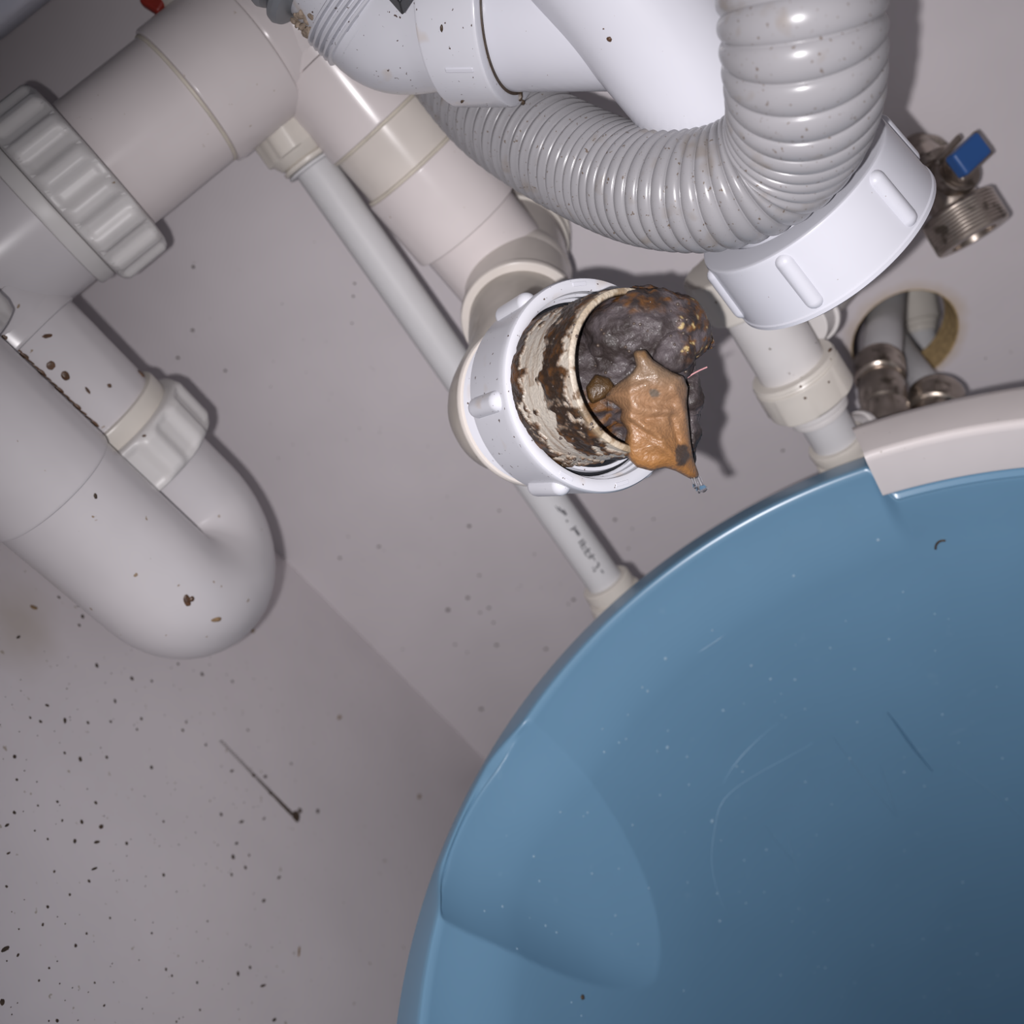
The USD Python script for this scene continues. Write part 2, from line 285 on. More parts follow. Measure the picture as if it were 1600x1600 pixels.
u_, w_ = frame(aN)
for k in range(3):
    t = rib_angle([975, 905, 890][k], [765, 440, 735][k], NF, aN, .0283); e = math.cos(t) * u_ + math.sin(t) * w_
    nut.part('moulded_mark', rbox(NF + e * .0283 + aN * .00005, e, np.cross(aN, e), aN, .0012, .0046, .0004, .00015), M_NEW)
# black rubber seal inside
one('rubber_seal', ring(NF, aN, -.0120, -.0066, .0249, .0195, .0008), M_BLACK, 'black rubber seal deep inside the white compression nut', 'seal')

# ---------------------------------------------------------------- the blocked pipe stub
aP = cv(.55, -.06, -.83); MOUTH = at(994, 579, .262)
r_o, r_i, Ls = .0213, .0194, .033
nt, nl = 420, 150
tt = np.linspace(0, 2 * np.pi, nt, endpoint=False); up_, wp_ = frame(aP, cv(-1, .15, 0))   # th = 0 faces picture left
prof = [(-Ls + Ls * i / (nl - 1), r_o) for i in range(nl)] + [(.0003, r_o - .0006), (.0003, r_i + .0006)] + [(-.0 - .03 * i / 11, r_i) for i in range(12)]
prof = np.array(prof); T = np.repeat(prof[:, :1], nt, 1); Rr = np.repeat(prof[:, 1:], nt, 1)
TH = np.repeat(tt[None], len(prof), 0)
E3 = np.cos(TH)[..., None] * up_ + np.sin(TH)[..., None] * wp_
P3 = MOUTH + T[..., None] * aP + Rr[..., None] * E3
q = P3 * 1000
n1 = meshkit.fbm(q / 7.0 + 5, 4, 3); n2 = meshkit.fbm(q / 2.2, 4, 9); n3 = meshkit.fbm(np.stack([T * 1000 / 1.2, TH * 21 / 7.0, TH * 0], -1), 4, 5)
z = -T * 1000                                             # mm back from the mouth
warp = (n1 - .5) * 9 + (n2 - .5) * 5
band = lambda c, w: np.clip(1.4 - abs(z + warp - c) / w, 0, 1)
spot = np.clip((meshkit.noise(q / 4.5 + 20, 4) - .66) * 8, 0, 1)
gr = np.maximum.reduce([band(7.0, 6.4) * (1 - spot), np.clip((z + warp - 19.5) / 3, 0, 1), np.clip((meshkit.fbm(q / 6 + 60, 4, 31) - .60) * 7, 0, 1)])
ang = (TH + np.pi) % (2 * np.pi) - np.pi
low = np.clip((np.abs(ang) - 0.9) / .5, 0, 1) * (np.sin(ang) * np.sign((wp_ @ cv(0, 1, 0))) > 0)          # lower flank mostly scraped white
gr = gr * (1 - .75 * low) + low * np.clip((n3 - .60) * 7, 0, 1) * .9
gr = np.clip(gr * 1.3 + (n2 - .62) * 2.2, 0, 1); gr = np.clip((gr - .35) * 3.0, 0, 1)
edge = np.exp(-((gr - .45) / .25) ** 2)
white, dark, rust = np.array([.56, .51, .44]), np.array([.024, .013, .007]), np.array([.125, .050, .012])
rmix = np.clip((n2 - .50) * 4, 0, 1)[..., None]
brown = dark * (1 - rmix * .75) + rust * rmix * .75
COL = white * (1 - .25 * n1[..., None] - .45 * np.clip((n3[..., None] - .5) * 3, 0, 1) * np.array([.8, 1, 1.15])) * (1 - gr[..., None]) + brown * gr[..., None]
COL = COL * (1 - .6 * edge[..., None]) + rust * .6 * edge[..., None]
inside = (np.arange(len(prof)) > nl + 1)[:, None]
COL = np.where(inside[..., None], dark * 1.0, COL)
lip = (np.exp(-(z / 1.0) ** 2) * (1 - .8 * np.exp(-(ang / .55) ** 2)))[..., None] * (~inside)[..., None]
COL = COL * (1 - .5 * lip) + np.array([.50, .40, .27]) * .5 * lip
P3 = P3 + E3 * (np.where(inside, 0, gr * (.0002 + .0009 * n2) * np.clip((z - .4) / 2.5, 0, 1)))[..., None]
stub = fix(trimesh.Trimesh(P3.reshape(-1, 3), grid_faces(len(prof), nt, True, True), process=False))
one('clogged_pipe_end', stub, M_STUB, 'white pipe end crusted with brown grime, poking out of the white nut', 'pipe', col=COL.reshape(-1, 3))

# sludge plug: a lumpy dark wet mass filling the mouth
def lump(cs, seed, res=.0008, amp=.0014, sc=260):
    import manifold3d as m3
    mm = m3.Manifold()
    for c, r in cs:
        s = m3.Manifold.sphere(1.0, 48).scale([r[0], r[1], r[2]]) if np.ndim(r) else m3.Manifold.sphere(r, 48)
        c_ = c - MOUTH; mm = mm + s.transform(np.hstack([M, c_[:, None]]))
    me = mm.refine_to_length(res).to_mesh()
    m = trimesh.Trimesh(me.vert_properties[:, :3], me.tri_verts); trimesh.smoothing.filter_taubin(m, iterations=12)
    v = m.vertices; d = (meshkit.fbm(v * sc + seed, 4, seed) - .5) * 2
    rid = 1 - 2 * abs(meshkit.fbm(v * sc * .7 + 40, 3, seed + 7) - .5)
    m.vertices = v + m.vertex_normals * (d * amp + (rid ** 4) * amp * .5)[:, None]; m.vertices = m.vertices + MOUTH
    return fix(m)
sl = lump([(at(985, 562, .272), (.0145, .0170, .0110)), (at(1010, 520, .266), (.0165, .0110, .010)), (at(1030, 500, .272), (.0105, .0075, .009)), (MOUTH - aP * .0235, .0182), (at(1040, 545, .268), (.0078, .0105, .010)),
           (at(1080, 525, .272), (.0045, .0046, .006)), (at(1070, 500, .278), (.0042, .0034, .005)), (at(1097, 535, .273), (.0026, .0016, .002)), (at(1107, 537, .273), (.0016, .0010, .0014)), (at(1086, 530, .273), (.0034, .0024, .003)),
           (at(1062, 590, .275), (.0040, .0095, .006)), (at(1050, 548, .259), (.0050, .0054, .004)), (at(1070, 650, .279), (.0022, .0095, .004)), (at(1040, 640, .276), (.0060, .0120, .006)), (at(1074, 695, .278), (.0022, .0070, .003)), (at(1078, 615, .272), (.0030, .0070, .004)), (at(1078, 655, .274), (.0026, .0080, .004)), (at(1010, 468, .274), (.0070, .0030, .005)), (at(1042, 484, .268), (.0042, .0034, .004)), (at(1068, 478, .276), (.0022, .0018, .003)), (at(960, 610, .272), (.0062, .0090, .008)),
           (at(1050, 474, .280), (.0030, .0020, .004)), (at(965, 690, .272), (.005, .0045, .005))], 4)
v = sl.vertices * 1000; a1 = meshkit.fbm(v / 5, 4, 2); a2 = meshkit.fbm(v / 1.8, 3, 8)
c0, c1_, c2_ = np.array([.030, .022, .021]), np.array([.088, .073, .078]), np.array([.120, .052, .016])
cs = c0 + (c1_ - c0) * np.clip((a1 - .4) * 4, 0, 1)[:, None]
pc = (v / 1000 - CAM) @ M; px_ = 800 + 1600 * pc[:, 0] / pc[:, 2]; py_ = 800 + 1600 * pc[:, 1] / pc[:, 2]
rim_b = np.clip(1.1 - (py_ - 455) / 32 + (a2 - .5), 0, 1) * .8; rt = np.clip((px_ - 1055) / 25, 0, 1) * np.clip((570 - py_) / 30, 0, 1)
lo = np.clip((600 - py_) / -30, 0, 1) * np.clip((985 - px_) / 30, 0, 1)
w = np.clip((a2 - .45) * 4 * np.maximum(np.maximum(rim_b, rt), lo) * 1.6, 0, 1)[:, None]
cs = cs * (1 - w) + c2_ * w
cs = np.where((a2 > .66)[:, None] & (rt > .3)[:, None], np.array([.45, .34, .16]), cs)
one('sludge_plug', sl, M_SLUDGE, 'dark grey-brown wet sludge bulging out of the blocked pipe mouth', 'sludge', col=cs)

def pillow(poly, depth, thick, step, seed, edge_w=.0035, amp=.0016, sc=150, folds=()):
    """A slab with the outline poly (pixels) at real depth, inflated towards its middle, with folds."""
    P = sg.Polygon(poly).buffer(6).buffer(-12).buffer(6); x0, y0, x1, y1 = P.bounds
    b = [P.exterior.interpolate(s) for s in np.arange(0, P.exterior.length, step * .8)]; B = np.array([[p.x, p.y] for p in b])
    gx, gy = np.meshgrid(np.arange(x0, x1, step), np.arange(y0, y1, step)); gx = gx + (np.arange(gx.shape[0]) % 2)[:, None] * step / 2
    G = np.stack([gx.ravel(), gy.ravel()], -1); inner = P.buffer(-step * .6); G = G[shapely.contains_xy(inner, G[:, 0], G[:, 1])]
    A = np.vstack([B, G]); from scipy.spatial import Delaunay
    t = Delaunay(A).simplices; c = A[t].mean(1); t = t[shapely.contains_xy(P, c[:, 0], c[:, 1])]
    ds = shapely.distance(P.exterior, shapely.points(A)) * .27 / 1600; D = depth(A[:, 0], A[:, 1])
    inf = thick * np.sqrt(np.clip(1 - (1 - np.clip(ds / edge_w, 0, 1)) ** 2, 0, 1))
    n = (meshkit.fbm(np.c_[A / 1600 * .27 * sc, np.zeros(len(A))] + seed, 4, seed) - .5) * 2
    h = n * amp * np.clip(ds / edge_w, 0, 1)
    for (xa, ya, xb, yb, w, k) in folds:
        u = np.array([xb - xa, yb - ya]); L2 = u @ u; s = np.clip(((A - [xa, ya]) @ u) / L2, 0, 1)
        h = h + k * np.exp(-(np.linalg.norm(A - np.array([xa, ya]) - s[:, None] * u, axis=1) / w) ** 2)
    fr = np.array([at(x, y, d) for (x, y), d in zip(A, D - inf * .7 - h)]); bk = np.array([at(x, y, d) for (x, y), d in zip(A, D + inf * .5)])
    nb_, na = len(B), len(A)
    remap = np.r_[np.arange(nb_), na + np.arange(na - nb_)]
    m = trimesh.Trimesh(np.vstack([fr, bk[nb_:]]), np.vstack([t, remap[t][:, ::-1]]), process=False); m.fix_normals()
    return fix(m), A
flap = [(988, 548), (1008, 546), (1020, 562), (1048, 580), (1068, 588), (1075, 606), (1073, 630), (1076, 660), (1079, 690), (1083, 715), (1090, 735), (1094, 748), (1078, 748), (1056, 736), (1040, 731), (1018, 736), (995, 730), (981, 716), (976, 690), (980, 672), (968, 655), (972, 640), (955, 628), (940, 622), (932, 617), (950, 610), (968, 596), (985, 584), (994, 572)]
fm, FA = pillow(flap, lambda x, y: .2535 + .010 * np.clip((y - 560) / 190, 0, 1) + .006 * np.clip((x - 1010) / 80, 0, 1) ** 2 + .012 * np.clip((985 - x) / 60, 0, 1), .0042, 3.0, 11,
                folds=[(985, 660, 1030, 690, 4, -.0012), (980, 650, 1010, 670, 6, .0010), (1010, 655, 1050, 650, 4, -.0009), (1050, 655, 1060, 690, 4, -.0010), (1000, 640, 1045, 642, 9, .0012), (1055, 610, 1072, 650, 7, .0012), (1030, 690, 1060, 720, 10, .0010), (960, 618, 1010, 600, 8, .0009), (1018, 672, 1035, 700, 9, .0008)])
pc = (fm.vertices - CAM) @ M; fx, fy = 800 + 1600 * pc[:, 0] / pc[:, 2], 800 + 1600 * pc[:, 1] / pc[:, 2]
n1 = meshkit.fbm(fm.vertices * 1000 / 6, 4, 21); n2 = meshkit.fbm(fm.vertices * 1000 / 2, 4, 22)
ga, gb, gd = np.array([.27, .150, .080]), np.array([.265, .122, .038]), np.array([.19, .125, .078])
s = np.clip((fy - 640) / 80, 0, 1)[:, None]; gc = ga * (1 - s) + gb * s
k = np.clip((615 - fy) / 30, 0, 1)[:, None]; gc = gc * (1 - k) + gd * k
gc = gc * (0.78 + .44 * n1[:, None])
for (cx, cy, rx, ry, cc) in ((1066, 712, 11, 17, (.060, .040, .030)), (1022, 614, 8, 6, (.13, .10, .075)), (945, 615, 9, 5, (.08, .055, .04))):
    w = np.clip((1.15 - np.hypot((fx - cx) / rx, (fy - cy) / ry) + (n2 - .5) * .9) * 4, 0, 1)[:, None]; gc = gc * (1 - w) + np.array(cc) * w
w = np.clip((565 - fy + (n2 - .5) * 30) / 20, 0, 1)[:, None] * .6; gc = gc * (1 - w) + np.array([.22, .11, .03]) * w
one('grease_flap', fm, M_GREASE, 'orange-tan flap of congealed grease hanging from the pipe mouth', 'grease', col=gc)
g2, _ = pillow([(915, 605), (930, 584), (952, 590), (962, 604), (946, 622), (925, 632), (918, 622)], lambda x, y: .2625 + 0 * x, .0030, 2, 5, amp=.001, sc=200)
n2 = meshkit.fbm(g2.vertices * 1000 / 2, 4, 5)[:, None]
one('grease_scrap', g2, M_GREASE, 'small brown-amber scrap of grease stuck at the lower left inside the pipe mouth', 'grease', col=np.array([.062, .032, .010]) * (.4 + 1.2 * n2))
# hanging drops at the tip of the flap
dr = []
for (a_, b_, r0) in (((1084, 746), (1093, 771), .0007), ((1091, 746), (1101, 769), .0013), ((1080, 746), (1087, 764), .0006)):
    p, q_ = at(*a_, .2675), at(*b_, .2675); dr.append(sweep([p + (q_ - p) * x for x in np.linspace(0, 1, 24)], r0 * np.interp(np.linspace(0, 1, 24), [0, .55, .85, 1], [.5, .5, 1, .25]), 14))
one('dripping_water', cat(*dr), M_DROP, 'clear water dripping in short threads from the tip of the orange grease flap', 'water', kind='stuff')
p, q_ = at(1058, 603, .268), at(1105, 574, .268)
one('loose_fibre', sweep([p + (q_ - p) * x + np.array([0, 0, .0006 * math.sin(3 * x)]) for x in np.linspace(0, 1, 12)], .00022, 8), M_PINK, 'short pinkish fibre sticking out of the right side of the sludge', 'fibre')
rng = random.Random(5); bb = []
for i in range(40):
    x, y = (rng.uniform(930, 1080), rng.uniform(470, 620)) if i < 60 else (rng.uniform(985, 1070), rng.uniform(600, 730))
    h = first_hit(x, y, sl if i < 60 else fm)
    if h: bb.append(ball(h[0], rng.uniform(.0002, .0005), 2))
for i in range(40):
    x, y = rng.uniform(860, 960), rng.uniform(500, 720); h = first_hit(x, y, stub)
    if h: bb.append(ball(h[0], rng.uniform(.0002, .0005), 1))
one('wet_bubbles', cat(*bb), M_GLINT, 'tiny clear wet beads glistening over the sludge and grease', 'water', kind='stuff', smooth=True)

# ---------------------------------------------------------------- the sink trap at the left
K = 1.08
D0 = at(80, 762, .305 * K); Rr0 = at(207, 705, .345 * K)
f = Rr0 - D0; f = f - DOWN * (f @ DOWN); half = np.linalg.norm(f) / 2; fd = unit(f)
tr = Thing('sink_trap', 'white plastic U-bend sink trap at the left with ribbed nuts', 'trap', D0 + DOWN * .09)
U = [D0 + DOWN * s for s in np.linspace(.0, .044 * K, 8)]; c = D0 + DOWN * .044 * K + fd * half
U += [c - fd * half * math.cos(x) + DOWN * half * math.sin(x) for x in np.linspace(.15, math.pi - .15, 26)]
sr = (Rr0 - (D0 + f)) @ DOWN
U += [D0 + f + DOWN * s for s in np.linspace(.044 * K, sr - .005, 6)]
rU = np.interp(np.linspace(0, 1, len(U)), [0, .2, .5, .8, 1], [.0208, .0210, .0212, .0205, .0200]) * K
tr.part('u_bend', sweep(U, rU, 72), M_TRAP)
tr.part('inlet_pipe', lathe([(-.110, .0228), (-.001, .0234), (.0, .0230), (.0005, .0222)], D0, DOWN), M_TRAP)
def flute(k, amp):
    return lambda th, T, R: np.where(R > .6 * R.max(), amp * np.clip(np.sin(k * th) * 1.5, -1, 1), 0) * (np.abs(T - T.mean()) < .42 * (T.max() - T.min()))
def nutm(o, a, t0, t1, r, ri, k, amp, n=168):
    b = .0010; pf = [(t0, ri), (t0, r - 2.2 * b), (t0 + .0004, r - 1.2 * b)] + [(x, r) for x in np.linspace(t0 + b, t1 - b, 12)] + [(t1 - .0004, r - 1.2 * b), (t1, r - 2.2 * b), (t1, ri)]
    return lathe(pf, o, a, n, loop=True, mod=flute(k, amp))
tr.part('nut', nutm(D0, DOWN, -.081, -.047, .0318, .0230, 12, .0010), M_TRAP_G)
Q0 = D0 + f
tr.part('outlet_nut', nutm(Q0, DOWN, sr - .0105, sr + .0090, .0283, .0220, 11, .0011), M_TRAP_G)
tr.part('riser_collar', ring(Q0, DOWN, sr - .0175, sr - .0100, .0242, .019, .0012), M_CREAM, label='yellowed collar above the nut')
H0 = at(125, 288, .3455); aH = aS
eb = H0 - aH * .056
tr.part('riser', rod(Q0 + DOWN * (sr - .071), Q0 + DOWN * (sr - .012), .0219), M_TRAP)
top = Q0 + DOWN * ((eb - Q0) @ DOWN); eb = .5 * eb + .5 * top
tr.part('elbow', cat(rod(eb, H0 - aH * .002, .0257), ball(eb, .0258), rod(eb, Q0 + DOWN * (sr - .050), .0235, .0015)), M_TRAP)
tr.part('compression_collar', ring(H0, aH, -.0172, -.0110, .0284, .021, .0012), M_TRAP_G)
tr.part('compression_ring', nutm(H0, aH, -.0110, .0095, .0318, .0240, 16, .0011, 208), M_TRAP_G, label='large ribbed nut joining trap and waste pipe')

# ---------------------------------------------------------------- dangling white fitting in front
aD = cv(.688, .604, .40); NB = at(1302, 388, .300)
df = Thing('drain_fitting', 'clean white drain fitting dangling unscrewed in front, with a loose ribbed nut', 'fitting', NB - [0, 0, .035])
df.part('down_pipe', lathe([(-.20, .0192), (-.02, .0200), (-.004, .0205)], NB, aD, 90), M_NEW)
L = .0225
nb = df.part('loose_nut', lathe([(-L, .0215), (-L, .0292), (-L + .0004, .0300), (-L + .0012, .0303), (-.0022, .0318), (-.0018, .0322), (-.0006, .0322), (0, .0314), (0, .0265), (-.018, .0255), (-.020, .0215)], NB, aD, 120, loop=True), M_NEW)
th = rib_angle(1248, 435, NB - aD * .011, aD, .031)
for m in ribs(NB, aD, -L + .0010, -.0024, .0294, .0308, th, 6, .0027): df.part('grip_rib', m, M_NEW, under=nb)
# horizontal arm: elbow, collar, tube
A1 = at(600, 18, .300); A2 = at(950, 4, .275); aA = unit(A2 - A1); rA = .0221
def ap(px): return (at(px, 18, .30 - .025 * (px - 600) / 350) - A1) @ aA
df.part('arm', lathe([(ap(780), rA - .0004), (ap(800), rA), (ap(1010), rA)], A1, aA, 96), M_NEW)
df.part('collar', ring(A1, aA, ap(712), ap(803), .0262, .020, .0012), M_NEWD, label='white collar with a small moulded latch and grime at its edges')
df.part('grime_line', cat(ring(A1, aA, ap(712) - .0003, ap(712), .0230, .020, .0001), ring(A1, aA, ap(803), ap(803) + .0004, .0229, .020, .0001)), M_GRIME, label='dark grime in the joints beside the collar')
c0 = A1 + aA * ap(770)
ua, wa = frame(aA); tl = rib_angle(762, 95, c0, aA, .0262); e = math.cos(tl) * ua + math.sin(tl) * wa
df.part('latch', rbox(A1 + aA * ap(765) + e * .0260, aA, np.cross(aA, e), e, .0085, .0016, .0010, .0004), M_NEW)
TH0 = at(602, 8, .298); aT = cv(.713, .656, .25)            # threaded inlet comes down from the sink
ep, _ = spline([TH0 - aT * .0004, TH0 + aT * .002, at(630, 20, .2975), A1 + aA * ap(672), A1 + aA * ap(705), A1 + aA * ap(735)], 40)
df.part('elbow', sweep(ep, rA, 80), M_NEWD)
p3, _ = spline([TH0 - aT * .001, TH0 + aT * .004, TH0 + aT * .007], 5)
thr = [(-.0200, .0205), (-.0120, .0212), (-.0096, .0214)]
for i in range(5): s0 = -.0094 + i * .0019; thr += [(s0, .0216), (s0 + .0004, .0232), (s0 + .0011, .0234), (s0 + .0015, .0217)]
thr += [(.001, .0220), (.002, .0222)]
df.part('thread', lathe(thr, TH0, aT, 90), M_NEWD, label='dirty threaded inlet')
cr = []; rng = random.Random(8)
for i in range(70):
    t, k_ = rng.uniform(-.0165, -.0085), rng.uniform(-.0008, .0006); u0, w0 = frame(aT); th0 = rib_angle(462, 58, TH0 - aT * .012, aT, .0215) + rng.gauss(0, .28)
    e = math.cos(th0) * u0 + math.sin(th0) * w0; sz = rng.uniform(.0005, .0016); cr.append(blob(TH0 + aT * t + e * (.0216 + k_), e, sz, sz * rng.uniform(.5, 1), rng.uniform(.0005, .0014), rng.uniform(0, 6), i))
df.part('crust', cat(*cr), M_MORTAR, label='tan crust of scale above the thread', kind='stuff')
tail = Thing('tailpiece_hose', 'slate grey corrugated tailpiece at the top edge above the dirty thread', 'hose', TH0 - aT * .024)
gp = [(-.11, .0205)]
for i in range(14): s0 = -.0165 - .0062 * (14 - i); gp += [(s0, .0226), (s0 + .0008, .0250), (s0 + .0020, .0263), (s0 + .0034, .0265), (s0 + .0048, .0256), (s0 + .0058, .0230)]
gp += [(-.0163, .0200)]
tail.part('corrugated_tube', lathe(gp, TH0 - aT * .001, aT, 80), M_GREYRUB)
one('black_bracket', rbox(at(618, -22, .262), cv(.66, .75, 0), cv(-.55, .83, 0), cv(0, 0, 1), .0095, .0060, .007, .0006), M_BLACK, 'black plastic corner peeking in at the top edge above the white elbow', 'bracket')

# ---------------------------------------------------------------- grey corrugated hose
hp = [(1238, -420, .215, .0176), (1244, -250, .215, .0176), (1250, -90, .217, .0176), (1251, 20, .219, .0176), (1256, 110, .227, .0176), (1250, 185, .242, .0174), (1212, 248, .256, .0166), (1145, 288, .264, .0160), (1060, 299, .274, .0157), (978, 284, .290, .0159), (904, 253, .305, .0160), (832, 214, .319, .0162), (770, 168, .332, .0166), (715, 105, .345, .0169), (670, 40, .357, .0168), (640, -50, .365, .0168), (620, -140, .368, .0168)]
cp = np.array([np.r_[at(x, y, d), r] for x, y, d, r in hp]); N = 2200
sp, S = spline(cp, N)
sc_ = np.r_[0, np.cumsum(np.linalg.norm(np.diff(cp[:, :3], axis=0), axis=1))]
pit = np.interp(S, sc_, [.0043, .0043, .0043, .0043, .0045, .0048, .0045, .0036, .0034, .0039, .0045, .0048, .0048, .0048, .0048, .0048, .0048])
ph = np.r_[0, np.cumsum(np.diff(S) / (.5 * (pit[1:] + pit[:-1])))] % 1.0
fr_ = np.clip((S - S[-1] * .46) / (S[-1] * .12), 0, 1)
bead = np.abs(np.sin(np.pi * ph)) ** .45 * (1 - fr_) + fr_ * (.55 * np.abs(np.sin(np.pi * ph)) ** .35 + .45 * np.exp(-((ph - .5) / .2) ** 2))
hose = Thing('corrugated_hose', 'ridged grey flexible waste hose curving across the upper right', 'hose', sp[N // 2][:3] - [0, 0, .017])
hs = sweep(sp[:, :3], sp[:, 3] - .0015 + .0017 * bead, 84)
hose.part('hose_wall', hs, M_HOSE, smooth=True)
p = at(662, 22, .3585)

# ---------------------------------------------------------------- thin printed water pipe
W0, W1 = at(487, 254, .378), at(946, 910, .438); aW = unit(W1 - W0); LW = np.linalg.norm(W1 - W0)
wt = Thing('water_pipe', 'thin white plastic water pipe with dark printed markings running down the back panel', 'pipe', [W1[0], W1[1], W1[2] - .06])
wtm = lathe([(-.06, .0077), (LW + .004, .0079)], W0, aW)
wt.part('tube', wtm, M_TUBE)
wt.part('upper_connector', lathe([(-.08, .0135), (-.034, .0135), (-.030, .0138)] + bev(-.029, -.006, .0138, .001) + [(-.006, .0128), (-.003, .0112), (-.0022, .0098), (-.0018, .0112), (-.0006, .0112), (0, .0104)], W0, aW, 48, mod=lambda th, T, R: np.where((T > -.03) & (T < -.006), .0005 * np.sign(np.sin(5 * th)), 0)), M_CREAM)
wt.part('upper_clip', ring(W0, aW, .0003, .0016, .0105, .0078, .0004), M_TUBE)
wt.part('lower_connector', lathe([(LW - .0006, .0078), (LW - .0006, .0104), (LW, .0110), (LW + .004, .0112), (LW + .0046, .0100), (LW + .0062, .0100), (LW + .0068, .0120), (LW + .012, .0134), (LW + .032, .0142), (LW + .034, .0130)], W0, aW, 48), M_CREAM)
uw, ww = frame(aW); mk = []
def decal(px, py, la, lc, h=.00012):                       # a printed mark of length la along the pipe, lc around it
    hit = first_hit(px, py, wtm)
    if not hit: return
    p, n = hit; n = unit(n - aW * (n @ aW)); mk.append(rbox(p, aW, np.cross(aW, n), n, la, lc, h, .00004))
for (x, y, la, lc) in [(876, 797, .0030, .0007), (882, 801, .0026, .0012), (871, 795, .0030, .0004), (886, 814, .0010, .0008), (897, 825, .0007, .0022), (893, 827, .0007, .0012), (902, 832, .0030, .0012), (899, 829, .0024, .0005),
                       (908, 846, .0008, .0026), (911, 850, .0008, .0028), (914, 854, .0026, .0005), (910, 857, .0022, .0005), (918, 860, .0008, .0026), (921, 864, .0026, .0005), (915, 866, .0022, .0005), (925, 869, .0007, .0024), (921, 871, .0012, .0009), (928, 873, .0020, .0005),
                       (935, 881, .0016, .0007), (933, 886, .0008, .0016), (929, 892, .0006, .0014), (941, 893, .0018, .0007), (927, 888, .0014, .0004)]:
    decal(x, y, la, lc)
wt.part('printed_marking', cat(*mk), M_INK, label='faint black print along the tube', kind='stuff')

# ---------------------------------------------------------------- white push-fit tee at the right
T0, T1 = at(1160, 445, .366), at(1312, 697, .396); aQ = unit(T1 - T0); LQ = np.linalg.norm(T1 - T0)
def qp(px, py): 
    d = ray(px, py); w_ = CAM - T0; b = aQ @ d; return ((w_ @ aQ) - b * (w_ @ d)) / (1 - b * b)
pt = Thing('push_fit_tee', 'white push-fit plumbing tee below the loose nut, in line with the hole', 'fitting', [T1[0], T1[1], T1[2] - .05])
c1 = qp(1240, 590); c2 = qp(1266, 630)
hexy = lambda th, T, R: .0004 * np.sign(np.sin(4 * th))
pt.part('barrel', lathe([(-0.01086, 0.01267), (0.01086, 0.01249), (c1 - 0.00362, 0.01267)], T0, aQ), M_PUSH)
pt.part('upper_collar', lathe(bev(-0.01176, 0.00679, 0.01774, 0.00199), T0, aQ, 60, mod=hexy), M_CREAM)
pt.part('lower_collar', lathe([(c1 - 0.00471, 0.01267), (c1 - 0.00453, 0.01593), (c1 - 0.00317, 0.01647), (c1 - 0.00271, 0.01593), (c1 - 0.00199, 0.01629)] + bev(c1 - 0.00181, c2 - 0.00136, 0.01665, 0.00109) + [(c2 - 0.00127, 0.01502), (c2, 0.01358)], T0, aQ, 72, mod=lambda th, T, R: np.where((T > c1) & (R > 0.01539), hexy(th, T, R), 0)), M_CREAM)
pt.part('release_ring', lathe([(c2 - 0.00091, 0.00905), (c2 - 0.00091, 0.01249)] + bev(c2, c2 + 0.00290, 0.01249, 0.00054) + [(c2 + 0.00308, 0.01122), (c2 + 0.00326, 0.01122)] + bev(c2 + 0.00344, c2 + 0.00597, 0.01140, 0.00054), T0, aQ), M_PUSH)
pt.part('tube', lathe([(c2, 0.00923), (LQ + 0.00905, 0.00905)], T0, aQ), M_TUBE)
pt.part('lower_connector', lathe([(LQ - 0.00317, 0.00923), (LQ - 0.00317, 0.01122), (LQ - 0.00181, 0.01176), (LQ + 0.00127, 0.01140), (LQ + 0.00181, 0.01050), (LQ + 0.00326, 0.01050), (LQ + 0.00380, 0.01158), (LQ + 0.00543, 0.01195), (LQ + 0.02715, 0.01267)], T0, aQ), M_CREAM)
B0 = at(1262, 505, .388); aB = unit(at(1345, 420, .440) - B0)
pt.part('side_branch', cat(lathe(bev(-.004, .012, .0088, .0008), B0, aB), lathe(bev(.006, .0085, .0102, .0006), B0, aB), lathe([(.01, .0062), (.045, .0062)], B0, aB)), M_PUSH)
K0 = at(1322, 678, .405)
pt.part('knuckle', cat(lathe(bev(-.006, .008, .0078, .0015), K0, cv(.85, -.1, .5)), ring(K0, cv(.85, -.1, .5), .007, .010, .0088, .005)), M_PUSH)

# ---------------------------------------------------------------- tap with blue lever
Bc = at(1474, 292, .405); aO = cv(.42, .80, -.10)
tv = Thing('stopcock', 'tarnished metal angle valve with a blue lever on the back panel', 'valve', Bc - [0, 0, .03])
tv.part('body', cat(lathe(bev(-.0135, .011, .0092, .0012), Bc, aO), ball(Bc - aO * .004, .0102), lathe([(-.006, .0092), (.0, .0080), (.028, .0078)], Bc - aO * .006 - INTO * .0, unit(at(1425, 235, .435) - Bc)), lathe(bev(.022, .027, .0115, .001), Bc, unit(at(1425, 235, .435) - Bc))), M_NICKEL)
pf = [(.0085, .004), (.0088, .0108), (.0098, .0140), (.0108, .0146)]
for i in range(8): pf += [(.0112 + i * .0014, .0146), (.0118 + i * .0014, .0143), (.0124 + i * .0014, .0146)]
pf += [(.0236, .0140), (.0240, .0120), (.0238, .0090), (.017, .0088), (.017, .001)]
tv.part('threaded_outlet', lathe(pf, Bc, aO, 72), M_NICKEL)
St = at(1502, 262, .392); aSt = unit(St - Bc)
tv.part('stem', cat(lathe([(0, .0080), (np.linalg.norm(St - Bc) - .001, .0066)], Bc, aSt), lathe(bev(.006, .012, .0088, .001), Bc, aSt)), M_NICKEL)
Lc = at(1513, 243, .384); lu, lw = cv(.66, -.62, .1), cv(.60, .72, .1)
tv.part('lever', rbox(Lc, lu, lw, np.cross(lu, lw), .0142, .0098, .0062, .0014), M_LEVER, label='blue lever')
